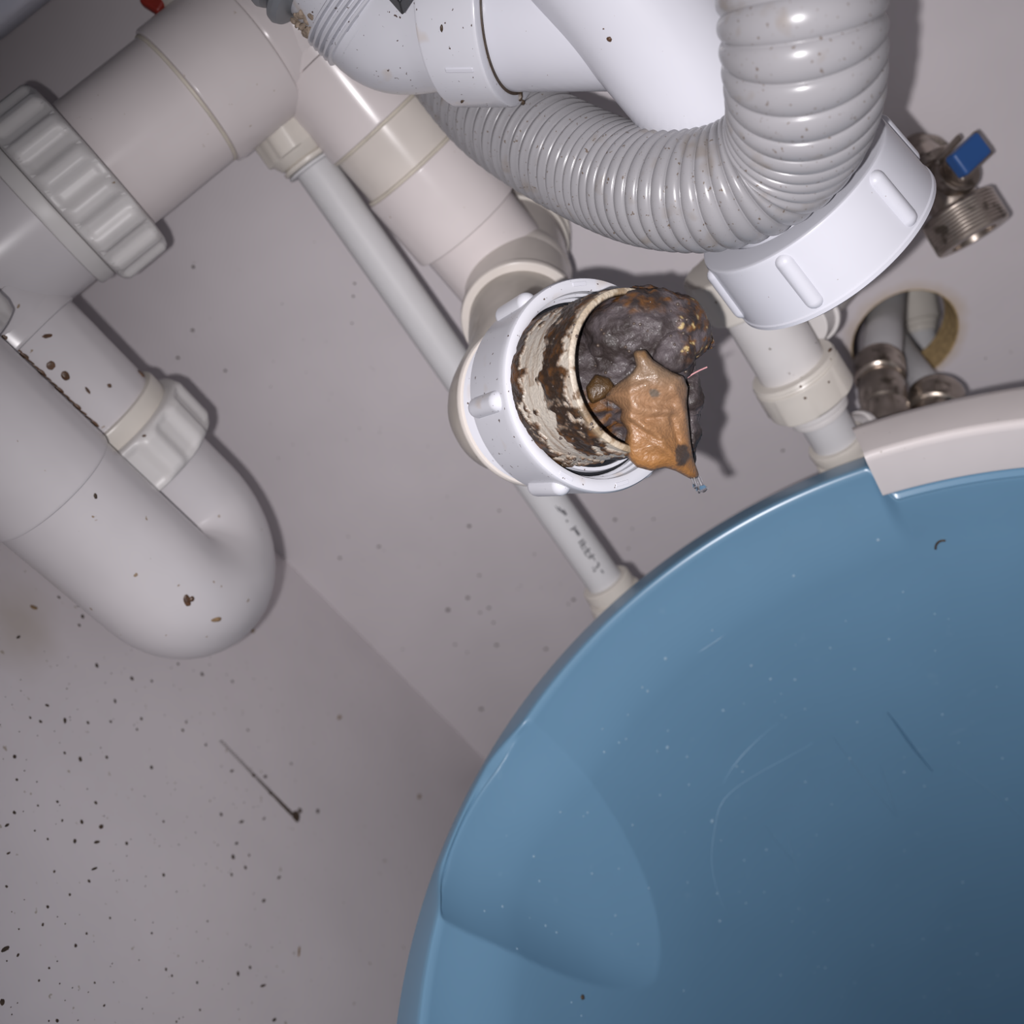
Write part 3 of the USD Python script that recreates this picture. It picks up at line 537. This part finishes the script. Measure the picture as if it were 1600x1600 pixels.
tv.part('lever_plate', cat(rbox(Lc + cv(.3, -.1, .95) * .0042 + lu * .0010, lu, lw, np.cross(lu, lw), .0172, .0112, .0026, .0010), rbox(at(1480, 236, .394), cv(.62, -.72, 0), lw, cv(0, 0, 1), .014, .0028, .004, .0010)), M_NICKEL)

# ---------------------------------------------------------------- pipes through the hole and their metal valves
def valve(name, label, c, a, r, extra=()):
    t = Thing(name, label, 'valve', c - [0, 0, r + .012])
    t.part('cap_nut', lathe([(-.0085, r * .70), (-.0080, r * .86), (-.006, r * .97), (-.003, r), (.0042, r), (.0052, r * .93), (.006, r * .80)], c, a, 60, mod=lambda th, T, R: np.where(abs(T - .0008) < .0034, .0003 * np.sign(np.sin(6 * th)), 0)), M_NICKEL)
    t.part('body', cat(*[lathe(p, c, a, 60) for p in extra]), M_NICKEL); return t
h1 = at(1388, 462, .515); n1_ = at(1374, 580, .446); a1_ = unit(n1_ - h1)
sup = Thing('supply_pipe', 'grey supply pipe coming out of the left side of the round hole', 'pipe', n1_ - [0, 0, .02])
pp, _ = spline([at(1397, 385, .560), at(1392, 440, .525), at(1381, 510, .478), at(1376, 566, .450), at(1374, 576, .4472)], 30)
sup.part('tube', sweep(pp, .0084, 40), M_TUBE)
valve('compression_valve', 'dark metal compression valve on the left supply pipe, beside the push-fit tee', n1_, unit(at(1380, 625, .436) - n1_), .0108,
      [[(.005, .0086), (.010, .0098), (.016, .0100), (.020, .0090), (.0215, .0068), (.023, .0104), (.030, .0106), (.034, .009)]])
pp, _ = spline([at(1392, 500, .545), at(1404, 540, .505), at(1428, 575, .476), at(1452, 608, .452), at(1462, 622, .446)], 30)
s2 = Thing('supply_pipe', 'thinner grey supply pipe leaving the bottom of the round hole', 'pipe', at(1462, 622, .446) - [0, 0, .02])
s2.part('tube', sweep(pp, .0062, 36), M_TUBE)
n2_ = at(1462, 632, .438)
valve('compression_valve', 'dark metal compression valve nearer the bucket handle, right of its twin', n2_, unit(at(1458, 672, .430) - n2_), .0118, [[(.004, .0100), (.016, .0112), (.024, .0112), (.026, .010)]])
f0, f1 = at(1430, 470, .565), at(1452, 590, .560); af = unit(f1 - f0)
cf = Thing('cavity_pipe', 'grey pipe with a collar seen inside the round hole', 'pipe', f1 - [0, 0, .02])
cf.part('tube', lathe([(-.05, .0072), (.10, .0072)], f0, af), M_TUBE)
cf.part('collar', lathe([(-.05, .0108), (-.006, .0112), (.012, .0112), (.0125, .0095), (.0150, .0095), (.0155, .0085), (.0185, .0083)], f0, af), M_CREAM)

# ---------------------------------------------------------------- blue bucket
ZR = CAM[2] - .25; BC = np.array([-.0206, CAM[1] + .1357]); RB = .1665; ZB = -.0695
def rim_th(px, py):
    p, _ = on_plane(px, py, (0, 0, ZR), np.array([0, 0, 1.0])); return math.atan2(p[1] - BC[1], p[0] - BC[0])
thH = rim_th(1362, 735); thA, thB = rim_th(805, 1125), rim_th(652, 1452)
thS, hwS = (thA + thB) / 2, abs(thA - thB) / 2
HW = math.radians(64)                                     # angular length of the grip
sstep = lambda x: np.clip(x, 0, 1) ** 2 * (3 - 2 * np.clip(x, 0, 1))
def grip_zone(TH):
    b = (thH - TH + np.pi) % (2 * np.pi) - np.pi; return sstep((b + .004) / .045) * sstep((HW - b + .004) / .045)
def spout(TH, dep):
    """How far (0 to 1) the pouring spout pushes the wall outwards at angle TH, dep below the rim."""
    a = (TH - thS + np.pi) % (2 * np.pi) - np.pi - .25 * hwS; q = np.sqrt((a / np.where(a > 0, .75, 1.25) / hwS) ** 2 + (dep / .098) ** 2)
    u = np.clip(1 - q, 0, 1); return u * (2 - u)
CR, CH = .0135, .0068                                     # the rolled crest stands inside and above the flange's edge
nth = 1080; th_ = np.linspace(0, 2 * np.pi, nth, endpoint=False)
gz = grip_zone(th_); DEP = ZR + CH - ZB
Rw = lambda d: RB - CR - .0012 - .0045 * sstep(d / .034) - .060 * d / .33
prof_in = np.r_[np.linspace(.0016, .125, 100), np.linspace(.13, DEP - .012, 30)]
def wall(d, off=0.0): return Rw(d) + off + .0105 * spout(th_, np.full(nth, d)) - .0060 * gz * (1 - sstep(d / .034))
rows = [(np.full(nth, .01), DEP - .0002)]
rows += [(wall(d, .0026), d) for d in np.linspace(.016, DEP, 40)[::-1]]
sm = sstep((1 - np.abs((th_ - thS + np.pi) % (2 * np.pi) - np.pi) / hwS) / .55)
for t in (1.0, .97, .75, .5, .28, .12, .0):               # flange, from its edge up to the crest
    r = RB - CR * (1 - t) + (t == 1.0) * 0 + CR * .62 * sm * (1 - t); zz = CH * t ** 1.15 + CH * .62 * sm * (1 - t)
    if t == 1.0: rows.append((r - .0018 - .006 * gz, CH + .0016 + zz * 0)); 
    rows.append((r - .0060 * gz * (1 - .5 * t), zz + .010 * gz * (1 - t)))
rows.append((RB - CR - .0007 + CR * .62 * sm - .0060 * gz, .0004 + CH * .62 * sm + .010 * gz))
for d in prof_in: rows.append((wall(d), np.maximum(d, .0016 + np.maximum(CH * .62 * sm, .0100 * gz)) if d < .02 else np.full(nth, d)))
b0 = Rw(DEP); rows += [(np.full(nth, b0 - .006), DEP - .005), (np.full(nth, b0 - .02), DEP - .004), (np.full(nth, .01), DEP - .004)]
V = np.zeros((len(rows), nth, 3))
for i, (r, d) in enumerate(rows): V[i] = np.stack([BC[0] + r * np.cos(th_), BC[1] + r * np.sin(th_), ZR + CH - d + 0 * th_], -1)
allp = rows
bm = fix(trimesh.Trimesh(V.reshape(-1, 3), grid_faces(len(allp), nth, True, True), process=False))
bk = Thing('bucket', 'large sky-blue plastic bucket with a pouring spout and white grip, standing under the blocked pipe', 'bucket', [BC[0], BC[1], ZB])
bk.part('body', bm, M_BUCKET, smooth=40)
# white grip: a bar bent along the rim, resting in the recess
ths = thH - np.linspace(.012, HW, 90)
csec = [(-.0205, -.0020), (-.0212, -.0008), (-.0210, .0150), (-.0203, .0170), (-.0185, .0180), (-.0030, .0150), (.0012, .0135), (.0030, .0105), (.0034, -.0060), (.0010, -.0075), (-.0060, -.0030)]
ext = lambda r, t: t + .02 * min(max((r + .013) / .012, 0), 1) * (1 - (thH - t) / HW)
GV = np.array([[[BC[0] + (RB + r) * math.cos(ext(r, t)), BC[1] + (RB + r) * math.sin(ext(r, t)), ZR + zz] for r, zz in csec] for t in ths])
gF = grid_faces(len(ths), len(csec)); gv = GV.reshape(-1, 3); k = len(gv)
gv = np.vstack([gv, GV[0].mean(0), GV[-1].mean(0)]); i = np.arange(len(csec)); j = (i + 1) % len(csec); e_ = (len(ths) - 1) * len(csec)
gF = np.vstack([gF, np.stack([np.full(len(csec), k), j, i], -1), np.stack([np.full(len(csec), k + 1), e_ + i, e_ + j], -1)])
gm = trimesh.Trimesh(gv, gF, process=False); gm.fix_normals(); gm = fix(gm)
bk.part('grip', gm, M_HANDLE, smooth=50, label='white grip along the rim')
# marks and wet beads inside the bucket
def streak(pts, w, h=.00015):
    hits = [first_hit(x, y, bm) for x, y in np.array(CubicSpline(np.arange(len(pts)), pts)(np.linspace(0, len(pts) - 1, 24)))]
    hits = [x for x in hits if x]; P_ = np.array([x[0] for x in hits]); Nn = np.array([x[1] for x in hits]); t = np.gradient(P_, axis=0); s_ = np.cross(t, Nn); s_ /= np.linalg.norm(s_, axis=1)[:, None]
    ww_ = w * np.sin(np.linspace(.15, 3.0, len(P_)))[:, None]
    Q = np.stack([P_ + s_ * ww_ - Nn * h, P_ + Nn * h, P_ - s_ * ww_ - Nn * h], 1); F = []
    for a_ in range(len(P_) - 1):
        for c_ in range(3): p0, p1 = a_ * 3 + c_, a_ * 3 + (c_ + 1) % 3; F += [[p0, p1, p1 + 3], [p0, p1 + 3, p0 + 3]]
    return trimesh.Trimesh(Q.reshape(-1, 3), F, process=False)
scr = [streak(p, w) for p, w in [([(1270, 1160), (1200, 1200), (1135, 1245), (1118, 1290), (1112, 1340), (1122, 1395), (1140, 1430)], .0005), ([(1215, 1130), (1160, 1180), (1130, 1225)], .0003), ([(1300, 1150), (1350, 1215), (1400, 1275)], .0005), ([(1375, 1195), (1390, 1240), (1403, 1278)], .0004), ([(1230, 1300), (1240, 1340), (1252, 1375)], .0004), ([(1480, 1190), (1540, 1230), (1598, 1282)], .0004), ([(1090, 1020), (1110, 1008), (1135, 990)], .0007), ([(1195, 1290), (1225, 1330), (1245, 1350)], .0003)]]
bk.part('scratch_mark', cat(*scr), M_SCRATCH, label='faint pale scratches inside', kind='stuff')
bk.part('moulded_ridge', streak([(1386, 1112), (1408, 1142), (1430, 1172), (1456, 1203)], .0013, .0013), M_BUCKET, smooth=60, label='short raised ridge inside')
rng = random.Random(3); dp = []
for x, y, r in [(1043, 1168, .0007), (840, 1190, .0006), (755, 1280, .0007), (1113, 1283, .0008), (1012, 1080, .0005), (1040, 1029, .0006), (1072, 908, .0006), (1082, 844, .0005), (1385, 770, .0009), (1372, 844, .0006), (925, 1365, .0004), (944, 1175, .0004), (1204, 1061, .0005), (1174, 1040, .0005), (1242, 1062, .0005), (1130, 1110, .0005), (1200, 870, .0005), (1240, 900, .0005)] + [(rng.uniform(700, 1590), rng.uniform(900, 1590), rng.uniform(.0002, .00045)) for _ in range(130)]:
    h = first_hit(x, y, bm)
    if h and h[0][2] < ZR - .012: dp.append(blob(h[0], h[1], r, r, r * .6, 0, int(x), 2))
one('water_beads', cat(*dp), M_BEAD, 'tiny clear water beads scattered over the inside of the blue bucket', 'water', kind='stuff', smooth=True)
h = [first_hit(x, y, bm) for x, y in [(1462, 857), (1463, 850), (1468, 845), (1477, 844)]]
hp_, _ = spline([p + n * .0004 for p, n in h], 14)
one('hair', sweep(hp_, .0004, 8), M_GRIME, 'short dark curled hair stuck inside the blue bucket near the grip', 'hair')
p, n = first_hit(910, 1558, bm); one('dirt_crumb', blob(p, n, .0009, .0008, .0006, .4, 3, 2), M_GRIME, 'brown dirt crumb inside the blue bucket below the spout', 'crumb')

# ---------------------------------------------------------------- steel sink bowl and a red tap part at the top edge
sk = on_plane(50, 34, (0, -.155, 0), INTO)[0]
import manifold3d as m3
sph = m3.Manifold.sphere(.022, 48); lo_, hi_ = np.array([-.60, -.155 + .0, sk[2] + .004]) + .022, np.array([-.085, -.03, .96]) - .022
lo_[0] = XL + .006 + .022
bw = m3.Manifold.batch_hull([sph.translate([x, y, z_]) for x in (lo_[0], hi_[0]) for y in (lo_[1], hi_[1]) for z_ in (lo_[2], hi_[2])]).to_mesh()
one('sink_bowl', trimesh.Trimesh(bw.vert_properties[:, :3], bw.tri_verts, process=False), M_STEEL, 'blue-grey steel underside of the sink bowl in the top left corner', 'sink', smooth=60)
rc = at(247, -4, .352)
rd = Thing('red_lever', 'red plastic tap lever peeking in at the top edge behind the waste tee', 'lever', rc - [0, 0, .01])
rd.part('lever', rbox(rc, cv(.8, .5, 0), cv(-.5, .8, 0), cv(0, 0, 1), .0085, .0105, .005, .0015), M_RED)
rd.part('stem', rod(rc, rc + INTO * .026, .0035), M_NICKEL)

# ---------------------------------------------------------------- specks, splashes and crumbs
def splat_on(lst, p0, n, k=.4375, ox=0, oy=900, h=.00025, d0=.42):
    out = []
    for i, (x, y, sx, sy, a_) in enumerate(lst):
        p, nn = on_plane(ox + x * k, oy + y * k, p0, n); sc = np.linalg.norm(p - CAM) / 1600
        out.append(blob(p, nn, sx * sc * .72, sy * sc * .72, h, a_, i))
    return out
left_specks = [(232, 516, 4, 6, .5), (145, 520, 4, 3, 0), (108, 506, 3, 2.5, 0), (314, 524, 3.5, 3, 0), (395, 520, 3, 3, 0), (287, 655, 4.5, 5.5, .5), (381, 647, 3.5, 3.5, 0), (231, 632, 3, 3, 0), (471, 366, 4.5, 4.5, 0), (346, 320, 4, 5, .6), (295, 145, 4, 5, .4), (283, 176, 3.5, 3, 0), (280, 106, 3, 3, 0), (437, 222, 6, 3, .3), (411, 447, 3, 5, .6), (505, 510, 3.5, 3.5, 0), (542, 375, 3, 3, 0), (636, 314, 3, 3, 0), (722, 350, 4.5, 4, 0), (830, 377, 3.5, 3, .4), (653, 551, 3.5, 3.5, 0), (665, 523, 2.5, 2.5, 0), (735, 603, 3, 3, 0), (541, 684, 4, 4, 0), (489, 548, 2.5, 3, 0),
    (52, 645, 4, 4.5, 0), (60, 727, 3, 3, 0), (205, 806, 3.5, 2.5, .4), (342, 810, 4, 3.5, 0), (51, 845, 4, 3.5, 0), (25, 890, 2.5, 6, -.5), (222, 873, 2.5, 3, 0), (292, 878, 4, 4.5, .4), (361, 895, 4, 6, -.4), (267, 947, 4, 4.5, 0), (346, 950, 3, 8, -.8), (452, 955, 3.8, 3.8, 0), (170, 940, 2.5, 2.5, 0), (124, 910, 2.2, 2.2, 0), (30, 990, 2, 5, -.6), (338, 1045, 2.5, 8, -.7), (318, 1090, 4, 3, .3), (194, 1055, 2.5, 3, 0), (249, 1138, 2.8, 2.8, 0), (23, 1109, 3, 2.5, 0), (170, 1182, 3.2, 3.2, 0), (584, 1068, 3.5, 3.5, 0), (584, 877, 3, 3, 0), (790, 852, 4, 4, 0), (862, 878, 2.5, 8, -.7), (828, 696, 2.5, 6, -.7), (948, 716, 3, 6, -.7), (943, 866, 2, 5, -.5), (832, 1003, 5, 5.5, 0), (845, 955, 2.5, 5, -.7), (890, 997, 2.5, 3, 0), (876, 1041, 3.5, 4, 0), (827, 1067, 3, 4, 0), (996, 1077, 2.5, 6, -.6), (942, 1160, 3, 6, -.6), (393, 1222, 2.5, 2, 0), (153, 1245, 2.5, 3.5, 0), (67, 1261, 2, 1.6, 0), (309, 1277, 2.5, 2.5, 0), (270, 1320, 3.5, 3.5, 0), (19, 1332, 4, 10, -.6), (64, 1354, 2.2, 4, -.2), (24, 1375, 1.6, 1.6, 0), (175, 1400, 2.4, 2.2, 0), (139, 1445, 2.2, 2.4, 0), (8, 1522, 5, 6, .4), (372, 1534, 2, 3.5, -.5), (338, 1453, 2.5, 2, 0), (593, 1405, 3, 3, 0), (614, 1428, 2.6, 2.6, 0), (704, 1452, 2.6, 2.6, 0), (850, 1420, 4, 5, .2), (893, 1398, 4, 3, .3), (940, 1463, 2.5, 8, -.9), (204, 1588, 4, 3, .4), (174, 1589, 1.8, 1.8, 0), (630, 1592, 2.2, 2.2, 0), (714, 1550, 2.4, 2.4, 0), (980, 1585, 3, 6, -.7), (542, 1276, 2.5, 2.5, 0), (741, 1233, 2.2, 2.2, 0), (1040, 670, 3, 2.5, 0), (885, 550, 3, 2.6, 0), (1135, 840, 4, 6, -.4), (135, 820, 2.5, 2.2, 0), (168, 462, 5, 3, .4), (66, 218, 2.5, 6, -.4), (210, 76, 4, 2.5, .3)]
rng = random.Random(11)
for _ in range(130):
    x = rng.uniform(0, 1000); y = rng.uniform(250, 1590); left_specks.append((x, y, rng.uniform(.6, 1.4), rng.uniform(.6, 1.8), rng.uniform(-.8, 0)))
PL = (XL, 0, 0)
one('splatter', cat(*splat_on([t for t in left_specks], PL, XR)), M_GRIME, 'dark brown specks splattered over the lower left side panel', 'dirt', kind='stuff')
tan_ = [(902, 195, 6, 8, -.5), (1213, 505, 4, 9, -.4), (1498, 788, 4.5, 8, -.6), (1068, 1340, 3, 11, .1), (120, 112, 9, 5, .5)]
one('tan_splatter', cat(*splat_on(tan_, PL, XR)), M_TAN, 'few larger tan crumbs stuck on the lower left side panel', 'dirt', kind='stuff')
dn = [(1058, 857, 14, 11, .9), (1072, 838, 6, 6, 0)] + [(790 + 250 * t, 590 + 258 * t, 1.2 + 3.0 * t ** 2, 7, -.75) for t in np.linspace(0, 1, 34)] + [(965, 774, 5, 5, 0), (905, 712, 3.5, 5, -.7)]
one('dried_drip', cat(*splat_on(dn, PL, XR)), M_GRIME, 'long dark dried drip with a triangular head on the left side panel', 'dirt')
bw_ = [(700, 953, 4.5, 4.5, 0), (731, 934, 4, 4, 0), (764, 950, 3.5, 3, 0), (750, 957, 2.5, 2.5, 0), (771, 973, 3, 2.6, .4), (776, 1008, 4, 3.4, .3), (733, 822, 4, 3.6, 0), (749, 899, 3, 2.5, 0), (592, 854, 3.5, 3, .4), (531, 872, 3, 3, 0), (711, 1007, 3, 2.2, 0), (752, 1108, 4.5, 3.5, .3), (853, 1014, 4, 3.4, .2), (896, 937, 4, 3.4, 0), (888, 944, 2, 2, 0), (961, 812, 3.6, 3.4, 0), (1021, 811, 2.5, 2.2, 0), (988, 826, 2.2, 2, 0), (982, 857, 2.2, 2.4, 0), (302, 417, 3.5, 3.5, 0), (301, 516, 3.5, 3.2, 0), (278, 559, 3.5, 3, 0), (352, 579, 3, 3, 0), (554, 443, 3, 2, 0), (552, 463, 2.6, 2.4, 0), (550, 505, 2, 2, 0), (1223, 704, 3.5, 2.6, .3), (629, 1014, 2, 1.6, 0), (780, 798, 2.6, 2.4, 0), (835, 866, 2, 1.6, 0), (730, 1019, 2.2, 1.6, 0), (1432, 590, 2, 1.6, 0), (1540, 560, 1.6, 1.6, 0)]
rng = random.Random(13)
bw_ += [(rng.uniform(420, 900), rng.uniform(380, 1050), rng.uniform(.7, 1.5), rng.uniform(.7, 1.5), 0) for _ in range(40)]
one('fine_splatter', cat(*splat_on(bw_, (0, YW, 0), INTO, 1.0, 0, 0)), M_GRIME, 'dark specks splattered over the white back panel left of the bucket', 'dirt', kind='stuff')
def crumbs(lst, target, d=.3):
    out = []
    for i, (x, y, sx, sy, a_, hh) in enumerate(lst):
        h = first_hit(x, y, target)
        if h: sc = np.linalg.norm(h[0] - CAM) / 1600; out.append(blob(h[0], h[1], sx * sc, sy * sc, hh, a_, i + 3, 2))
    return out
def geom(path):
    g = UsdGeom.Mesh(stage.GetPrimAtPath(path)); return trimesh.Trimesh(np.array(g.GetPointsAttr().Get()) + np.array(UsdGeom.Xformable(stage.GetPrimAtPath(path).GetParent()).GetLocalTransformation().ExtractTranslation()), np.array(g.GetFaceVertexIndicesAttr().Get()).reshape(-1, 3), process=False)
ub = geom('/World/sink_trap/u_bend')
one('brown_flake', cat(*crumbs([(292, 938, 5, 9, .15, .0009), (299, 936, 3.5, 5, -.5, .0009)], ub)), M_BROWN, 'forked brown flake stuck on the underside of the trap bend', 'crumb')
one('tan_flake', cat(*crumbs([(338, 968, 9, 3.5, -.3, .0006)], ub)), M_TAN, 'flat tan flake near the lowest rim of the trap bend', 'crumb')
one('dark_speck', cat(*crumbs([(149, 775, 2.5, 4, .2, .0005)], ub)), M_GRIME, 'tiny dark speck on the front of the trap bend', 'crumb')
rs, on_ = geom('/World/sink_trap/riser'), geom('/World/sink_trap/outlet_nut')
grb = crumbs([(102, 587, 5.5, 6.5, .3, .0007), (220, 584, 6, 5, .2, .0007), (171, 603, 3.5, 3, 0, .0005), (79, 571, 6, 6, 0, .0003), (74, 525, 7, 3, .3, .0002), (137, 610, 2, 6, .6, .0002)], rs) + crumbs([(201, 656, 7, 4.5, .5, .0009), (192, 662, 5, 3, .5, .0006), (182, 695, 8, 5, .7, .0006), (225, 681, 3, 2, .3, .0003), (212, 643, 8, 2.5, -.6, .0004), (190, 652, 8, 2.5, -.6, .0004)], on_) + crumbs([(10 + 138 * t, 529 + 133 * t, 7, 1.4 + 1.6 * (k % 3 == 0), -.76, .0003) for k, t in enumerate(np.linspace(0, 1, 16))], rs)
one('trap_grime', cat(*grb), M_BROWN, 'brown blotches of grime on the trap riser and its outlet nut', 'dirt', kind='stuff')
dpp = geom('/World/drain_fitting/down_pipe')
one('brown_crumb', cat(*crumbs([(952, 61, 4, 3.5, .3, .0006), (943, 45, 1.2, 1.2, 0, .0003)], dpp)), M_BROWN, 'dark red-brown crumb on the wide white drain pipe', 'crumb')
lc_ = geom('/World/push_fit_tee/lower_collar')
one('collar_grime', cat(*crumbs([(1297, 547, 3, 5, -.6, .0005), (1227, 582, 3.5, 3.5, 0, .0005), (1259, 560, 4, 3.5, 0, .0005), (1251, 604, 2, 2, 0, .0004), (1258, 622, 2.2, 2, 0, .0004), (1182, 583, 2, 2, 0, .0004), (1235, 563, 5, 3, 0, .0002), (1295, 597, 1.8, 1.8, 0, .0003)], lc_)), M_BROWN, 'brown specks on the push-fit collar below the loose nut', 'dirt', kind='stuff')
one('collar_gunk', cat(*crumbs([(812, 150, 4, 7, -.3, .001), (816, 160, 3, 6, .2, .001), (722, 158, 2, 5, -.4, .0006), (690, 44, 2.2, 5, 0, .0005)], geom('/World/drain_fitting/collar'))), M_GRIME, 'black gunk caught at the lower edge of the white collar', 'dirt', kind='stuff')
